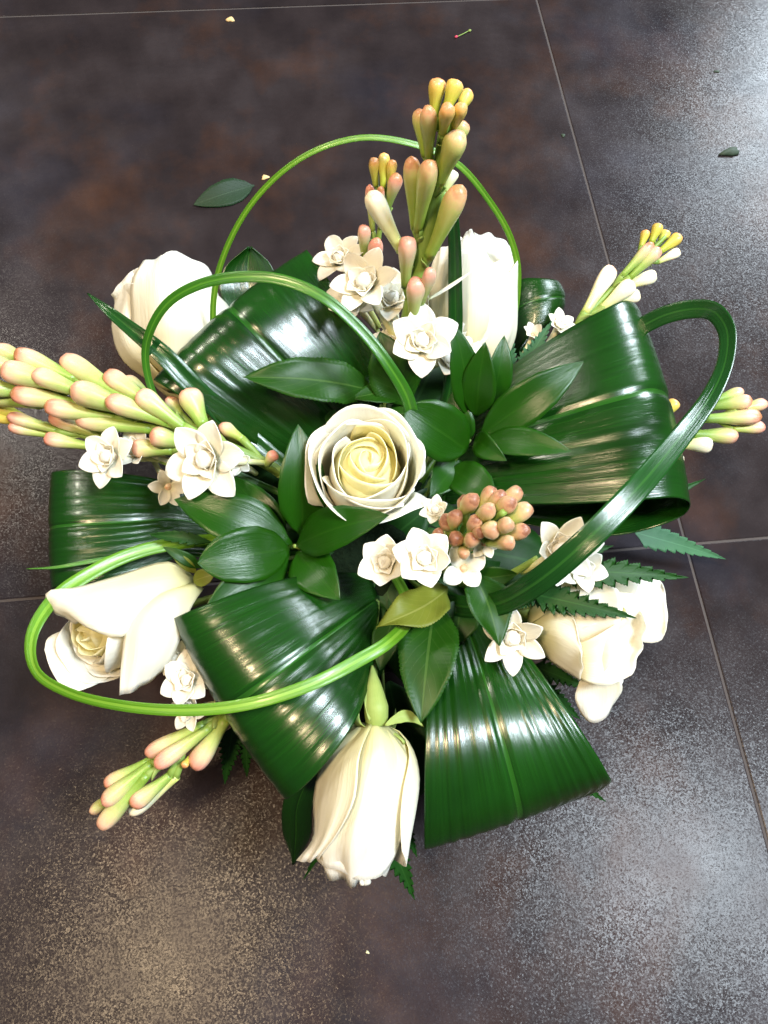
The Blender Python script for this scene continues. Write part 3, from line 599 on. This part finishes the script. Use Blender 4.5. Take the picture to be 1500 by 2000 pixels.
floret(s2, (740, 650, .172), (690, 590, .205), 56, 78, wide=.42)
floret(s2, (745, 690, .16), (762, 640, .205), 38, 40, inner=False)
s3 = spike('fat reclining tuberose stem with many blush tipped buds', [(-30, 718, .190), (120, 755, .192), (280, 800, .192), (420, 862, .186), (535, 915, .17), (620, 985, .15)],
      [(28, 688, 150, 742, 42), (120, 698, 266, 790, 50), (2, 720, 142, 758, 46), (20, 768, 174, 794, 44), (138, 756, 278, 810, 48), (148, 818, 298, 838, 44),
       (268, 766, 362, 838, 50), (240, 740, 308, 792, 42, None, 1), (364, 762, 398, 832, 48), (-8, 682, 60, 712, 40, None, 1), (-40, 700, 60, 730, 40), (-45, 750, 60, 770, 40),
       (258, 874, 338, 880, 38), (292, 848, 370, 868, 44), (432, 832, 474, 858, 34, Pk, 1), (330, 780, 354, 812, 32, Pk, 1), (-30, 768, 80, 790, 40, None, 1), (538, 884, 520, 910, 24, Pk), (62, 728, 190, 778, 42), (205, 728, 310, 800, 42), (86, 792, 232, 818, 42), (205, 780, 330, 826, 44)], rad=.019, stemr=.0036)
floret(s3, (528, 905, .178), (412, 898, .212), 86, 84, roll=15, wide=.42)
floret(s3, (500, 925, .165), (470, 905, .19), 30, 60, inner=False)
s4 = spike('pink budded tuberose stem lying under the fat reclining one', [(20, 815, .162), (110, 838, .164), (220, 868, .165), (330, 905, .16), (440, 950, .15), (560, 1010, .14)],
      [(96, 812, 202, 854, 34, Pk), (86, 855, 178, 872, 33, Pk), (14, 812, 114, 842, 31, Pk), (16, 832, 98, 850, 27, Pk), (-20, 790, 60, 822, 30, Y), (-20, 810, 60, 828, 28, Y), (140, 802, 200, 846, 30, Pk, 1)], rad=.010, stemr=.0024)
floret(s4, (330, 900, .158), (222, 892, .178), 62, 80, wide=.44)
floret(s4, (380, 920, .150), (275, 880, .172), 50, 70)
floret(s4, (300, 900, .140), (328, 950, .158), 40, 80, inner=False)
s5 = spike('tuberose stem of pale buds rising behind the widest broad leaf', [(1300, 462, .20), (1250, 510, .19), (1200, 560, .18), (1140, 620, .168), (1050, 720, .15)],
      [(1288, 437, 1272, 474, 22, Y), (1264, 450, 1252, 482, 22, Y), (1302, 453, 1288, 474, 22, Y, 1), (1330, 460, 1288, 492, 28, Y), (1276, 474, 1214, 540, 26), (1290, 484, 1228, 544, 30),
       (1328, 490, 1284, 512, 22, Wt), (1196, 520, 1142, 612, 36, Wt), (1238, 550, 1172, 606, 34, Wt), (1282, 536, 1218, 560, 30, Wt), (1250, 574, 1200, 592, 28, Wt)], rad=.012, stemr=.0024)
floret(s5, (1040, 720, .145), (1090, 640, .168), 36, 70); floret(s5, (1010, 720, .14), (1040, 655, .158), 26, 70, inner=False)
s6 = spike('tuberose stem poking out past the widest leaf under the thick grass loop', [(1470, 800, .175), (1400, 815, .172), (1320, 835, .166), (1240, 860, .158), (1050, 950, .145)],
      [(1452, 764, 1392, 784, 30), (1470, 782, 1386, 796, 32), (1498, 788, 1440, 800, 28, Pk), (1488, 814, 1374, 818, 33), (1494, 834, 1430, 838, 26, Pk), (1442, 852, 1350, 848, 33), (1392, 868, 1325, 868, 33, Wt), (1322, 782, 1290, 820, 28, Y), (1336, 900, 1290, 890, 24, Wt)], rad=.012, stemr=.0026)
s7 = spike('drooping tuberose stem of pink tipped buds near the bright grass loop', [(205, 1590, .115), (270, 1530, .128), (350, 1470, .14), (430, 1405, .15), (500, 1330, .15), (600, 1230, .14)],
      [(284, 1474, 400, 1414, 36, Pk), (302, 1498, 410, 1420, 40, Pk), (378, 1500, 442, 1404, 42, Pk), (204, 1534, 290, 1486, 32), (200, 1572, 298, 1490, 36), (194, 1618, 288, 1512, 38), (255, 1574, 336, 1512, 38), (252, 1588, 346, 1516, 34, Wt, 1), (178, 1587, 232, 1545, 28, None, 1), (358, 1498, 372, 1476, 16, Y)], rad=.012, stemr=.0026)
floret(s7, (445, 1350, .152), (372, 1330, .172), 58, 80, wide=.46)
floret(s7, (450, 1370, .15), (375, 1385, .165), 44, 75)
floret(s7, (450, 1330, .15), (350, 1290, .168), 40, 75)
# stem that points at the viewer: round rusty tips
AX = [W(985, 1000, .262), W(950, 1020, .24), W(900, 1060, .20), W(850, 1110, .165)]
s8 = thing('tuberose_stem', 'tuberose stem with a cluster of rusty pink round buds beside the crown rose', 'tuberose', AX[-1], 'tuberose stems of the arrangement')
tube('stalk', AX, [.002, .003, .0034], M['stem'], s8, 9, 20); q = root(AX[-1]); tube('stem', [AX[-1], (AX[-1]+q)/2, q, FO*.5+q*.5-np.array([0, 0, .012])], .003, M['stem'], s8, 8, 8)
for (x, y, rr) in [(963, 951, 19), (1017, 954, 22), (928, 971, 19), (906, 971, 18), (960, 991, 21), (1002, 980, 22), (1038, 989, 22), (893, 1002, 19), (869, 1013, 20), (930, 1013, 19), (995, 1021, 20), (963, 1036, 21), (1032, 1034, 22), (1000, 1060, 21), (856, 1036, 17), (889, 1052, 19), (926, 1052, 19), (908, 1084, 14), (941, 1040, 18), (984, 962, 16)]:
    dx = math.hypot(x-988, y-1002); zt = .274-.00026*dx-.0000006*dx*dx; t = W(x, y, zt)
    tgt = AX[1]*.45+AX[2]*.55 if x > 940 else AX[2]*.7+AX[3]*.3
    tgt2 = tgt+np.array([random.uniform(-1, 1), random.uniform(-1, 1), 0])*.010; b = t+unit(tgt2-t)*min(.030, np.linalg.norm(tgt-t)*.95); bud(s8, b, t, rr*mpp(t)*random.uniform(.84, 1.0), 'berry')
    tube('pedicel', [b+(t-b)*.04, (b+tgt)/2, tgt], [.0022, .0016, .0014], M['stem'], s8, 7, 5)
floret(s8, (835, 1130, .17), (756, 1100, .215), 62, 46, wide=.5, roll=30)
floret(s8, (850, 1120, .18), (830, 1092, .232), 66, 58, wide=.5)
floret(s8, (860, 1115, .175), (905, 1110, .215), 46, 90, no=4, inner=False, wide=.5)
floret(s8, (880, 1060, .175), (852, 1000, .208), 36, 50)
floret(s8, (900, 1080, .18), (945, 1062, .222), 36, 80, inner=False)
s9 = thing('tuberose_stem', 'tuberose stem with two starry blooms crossed by the thick dark grass loop', 'tuberose', W(940, 1150, .15), 'tuberose stems of the arrangement')
tube('stalk', [W(1050, 1090, .20), W(1000, 1120, .185), W(940, 1150, .15)], [.002, .0026, .003], M['stem'], s9, 9, 14); stem(s9, W(940, 1150, .15), .003)
floret(s9, (1020, 1118, .182), (1090, 1080, .222), 82, 46, wide=.34)
floret(s9, (1040, 1120, .17), (1130, 1110, .205), 56, 55, wide=.4)
floret(s9, (965, 1170, .155), (998, 1240, .190), 74, 72, wide=.32, roll=40)

# ------------------------------------------------------------------ leafy sprigs
G_S = 'leafy sprigs between the flowers'
def sprig(label, node, leaves, mat, name='leafy_sprig', **kw):
    nd = W(*node); o = thing(name, label, 'foliage', nd, G_S)
    stem(o, nd, .0016)
    for e in leaves:
        k = dict(kw); k.update(e[3] if len(e) > 3 else {}); leaf(o, e[0], e[1], e[2], k.pop('mat', mat), **k)
    return o
sprig('sprig of glossy oval leaves around the crown rose and left folded leaf', (575, 1066, .185),
      [((578, 1066, .185), (760, 1006, .235), 92, dict(roll=-8, shape='ovate')), ((590, 1050, .185), (582, 828, .232), 96, dict(roll=10)),
       ((570, 1062, .183), (340, 975, .205), 104, dict(roll=5)), ((565, 1072, .187), (385, 1100, .21), 108, dict(roll=-6, shape='round')),
       ((580, 1078, .183), (664, 1172, .20), 92, dict(roll=5)), ((565, 1080, .178), (400, 1190, .20), 90, dict(roll=-14)), ((560, 1060, .178), (450, 930, .19), 70, {})], 'ruscus')
sprig('sprig of glossy leaves spreading over the widest broad leaf', (918, 858, .185),
      [((912, 880, .186), (788, 796, .222), 108, dict(roll=-6, shape='round')), ((915, 815, .19), (886, 632, .245), 66, dict(roll=14)), ((930, 815, .192), (948, 668, .24), 70, dict(roll=-10)),
       ((935, 852, .188), (1140, 706, .228), 82, dict(roll=8)), ((940, 862, .188), (1116, 882, .215), 62, dict(roll=-10)), ((955, 800, .178), (985, 655, .215), 54, dict(roll=16)),
       ((905, 880, .175), (885, 760, .20), 60, {}), ((880, 915, .172), (965, 975, .19), 74, dict(shape='round')), ((930, 850, .186), (990, 900, .20), 44, dict(roll=30, arch=.2)), ((900, 900, .168), (840, 970, .18), 70, {})], 'ruscus')
sprig('sprig of matt serrated leaves under the green grass hoop', (745, 790, .185),
      [((735, 765, .19), (474, 737, .222), 96, dict(roll=8, wave=.10)), ((790, 795, .185), (742, 648, .222), 104, dict(roll=-6, wave=.08)), ((785, 772, .184), (688, 778, .20), 52, dict(roll=20)), ((755, 780, .18), (812, 800, .185), 60, {}),
       ((640, 830, .165), (655, 800, .172), 24, {})], 'salal', teeth=.055, nt=32)
sprig('sprig of serrated leaves hanging below the creamy tuberose blooms', (860, 1165, .185),
      [((850, 1175, .186), (822, 1412, .195), 122, dict(roll=6, wave=.07)), ((925, 1120, .20), (975, 1262, .205), 92, dict(roll=-18, wave=.10, fold=.35)), ((770, 1200, .170), (742, 1310, .172), 60, dict(roll=12)),
       ((875, 1150, .193), (735, 1225, .212), 86, dict(mat='salal_yellow', roll=22, wave=.2, side=-.10, label='yellowing olive leaf')), ((920, 1130, .195), (1010, 1120, .20), 44, dict(roll=20)), ((900, 1170, .17), (890, 1260, .17), 90, {})], 'salal', teeth=.055, nt=32)
sprig('small stub of narrow yellowish leaves by the left rose calyx', (390, 1100, .172),
      [((395, 1110, .172), (318, 1068, .186), 26, {}), ((385, 1120, .172), (330, 1075, .184), 22, dict(mat='salal_yellow')), ((378, 1135, .18), (418, 1122, .186), 34, dict(mat='salal_yellow', shape='round')), ((420, 1060, .17), (300, 1045, .176), 30, dict(mat='fern', teeth=.4, nt=8))], 'salal')
G_F = 'toothed fern fronds around the arrangement'
def fern(label, node, leaves, mat='fern', **kw):
    nd = W(*node); o = thing('fern_frond', label, 'fern', nd, G_F); stem(o, nd, .0011)
    for e in leaves:
        k = dict(teeth=.60, nt=10, shape='tri', fold=.1, arch=.04, name='pinna', nu=9); k.update(e[3] if len(e) > 3 else {})
        leaf(o, e[0], e[1], e[2], k.pop('mat', mat), **k)
    return o
fern('dark fern frond lying over the wide open rose', (1045, 1160, .19),
     [((1085, 1112, .205), (1328, 1127, .205), 84, {}), ((1040, 1160, .196), (1230, 1204, .205), 76, {}), ((1020, 1150, .19), (1110, 1200, .198), 56, {}), ((1070, 1100, .195), (1190, 1068, .19), 60, {}), ((1045, 1165, .19), (990, 1190, .19), 40, {})])
fern('fern frond hanging below the drooping rose', (760, 1560, .12), [((745, 1600, .11), (806, 1748, .075), 74, {}), ((770, 1560, .115), (812, 1668, .09), 50, {}), ((720, 1500, .125), (600, 1705, .08), 44, {})])
fern('fern frond in the shade under the drooping tuberose buds', (500, 1380, .125), [((455, 1420, .12), (440, 1525, .095), 56, {}), ((480, 1410, .12), (482, 1512, .095), 46, {}), ((430, 1400, .115), (390, 1420, .10), 40, {})])
fern('bluish fern tips rising between the tall rose and widest leaf', (1000, 740, .155), [((990, 740, .16), (1000, 648, .185), 44, dict(mat='fern_pale')), ((1020, 720, .16), (1075, 632, .185), 50, dict(mat='fern_pale')), ((970, 730, .165), (968, 650, .19), 34, {}), ((1000, 745, .155), (1100, 700, .18), 40, dict(mat='fern_pale'))])
fern('pale fern tip reaching out low over the tile joint', (1200, 1040, .075), [((1240, 1040, .06), (1410, 1090, .035), 54, dict(mat='fern_pale', teeth=.35)), ((1200, 1020, .08), (1372, 938, .06), 40, dict(teeth=.3))])
fern('fern tip peeping from under the leaf with the pale midrib', (1080, 1480, .095), [((1080, 1500, .09), (1178, 1562, .07), 40, {}), ((1040, 1330, .11), (1128, 1400, .09), 60, {}), ((1040, 1300, .11), (1150, 1345, .095), 50, {})])
# dark filler foliage deep inside
o = thing('leafy_sprig', 'dark filler leaves deep inside between the stems', 'foliage', FO+np.array([0, 0, .01]), G_S)
for k in range(80):
    a = k*2.399; rr = .02+.092*math.sqrt(k/80); z = .152-.55*(rr-.02)
    b = FO+np.array([math.cos(a), math.sin(a), 0])*rr*.35; pb = proj(b); t = FO+np.array([math.cos(a)*rr, math.sin(a)*rr, 0]); t[2] = z+random.uniform(-.004, .012); pt = proj(t)
    L = math.hypot(*(pt-pb)); leaf(o, (*pb, .142), (*(pb+(pt-pb)*max(1, 110/L)), t[2]), random.uniform(60, 95), 'salal' if k % 2 else 'fern', roll=random.uniform(-25, 25), nu=5, nv=10)

for a_, b_, w_ in [((800, 810, .130), (862, 690, .125), 130), ((770, 770, .125), (835, 690, .120), 110), ((570, 900, .125), (470, 955, .115), 130), ((900, 1070, .130), (1090, 1110, .115), 140), ((800, 1400, .11), (815, 1560, .08), 110), ((760, 1330, .12), (790, 1480, .09), 120),
                   ((560, 880, .13), (530, 800, .12), 120), ((880, 1130, .13), (960, 1040, .12), 120), ((480, 990, .12), (380, 960, .11), 110), ((1000, 1160, .12), (1090, 1290, .09), 110)]:
    leaf(o, a_, b_, w_, 'fern', nu=5, nv=10)

# ------------------------------------------------------------------ scraps on the floor
def scrap_leaf(name, label, a, b, wp, mat, **k):
    m = (W(*a)+W(*b))/2; t = thing(name, label, 'leaf', (m[0], m[1], 0)); leaf(t, a, b, wp, mat, **k); return t
scrap_leaf('fallen_leaf', 'single dark green leaf fallen on the floor tile', (497, 362, .004), (378, 400, .003), 52, 'fallen', arch=.05, fold=.1, teeth=.05, nt=20)
def lump(name, label, cat, px, py, rx, ry, rot, mat, h=.6):
    c = W(px, py, 0); s = mpp(c); V = []; n = 12
    for j in range(5):
        f = math.cos(j/4*math.pi/2); z = math.sin(j/4*math.pi/2)
        for i in range(n):
            a = 2*math.pi*i/n; k = 1+.22*math.sin(3*a+px)+.12*random.uniform(-1, 1)
            x, y = rx*s*f*k*math.cos(a), ry*s*f*k*math.sin(a); V.append((c[0]+x*math.cos(rot)-y*math.sin(rot), c[1]+x*math.sin(rot)+y*math.cos(rot), z*min(rx, ry)*s*h+.0001))
    Fc = grid_faces(n, 5, True); Fc.append(tuple(range(n-1, -1, -1))); Fc.append(tuple(range(4*n, 5*n)))
    return tag(mesh(name, V, Fc, M[mat], None, loc=(c[0], c[1], 0)), label, cat)
lump('leaf_scrap', 'crumpled blackish leaf scrap on the glossy tile', 'scrap', 1425, 298, 21, 10, .25, 'dark_leaf', .8)
lump('petal_crumb', 'tan crumb on the tile near the long joint', 'crumb', 450, 39, 8, 7, 0, 'crumb')
lump('petal_crumb', 'tan crumb beside the fallen leaf', 'crumb', 518, 347, 8, 6, .3, 'crumb')
lump('dirt_speck', 'tiny dark speck on the bluish tile', 'speck', 1400, 140, 6, 3, 0, 'dark_leaf')
lump('dirt_speck', 'tiny dark speck next to the tile joint', 'speck', 1100, 265, 4, 5, 0, 'dark_leaf')
lump('petal_flake', 'pale flake in front of the drooping rose', 'flake', 718, 1860, 4, 2.5, -.6, 'tepal')
lump('pebble', 'small brown pebble lying past the left rose', 'pebble', 32, 1368, 9, 10, 0, 'crumb', .8) if False else None
t = thing('petal_scrap', 'tiny pink scrap with a green end on the floor', 'scrap', W(905, 65, 0))
tube('thread', [W(892, 72, .001), W(905, 66, .0016), W(914, 61, .001)], .0006, M['stem'], t, 6, 8)
for (x, y, mt) in ((891, 72, 'pink'), (917, 60, 'sepal')):
    p = W(x, y, .0012); mesh_lathe_axis('end', p-np.array([.002, .0005, 0]), p+np.array([.0025, .001, 0]), [.3, 1, 1, .3], .0016, mt, t, 8)
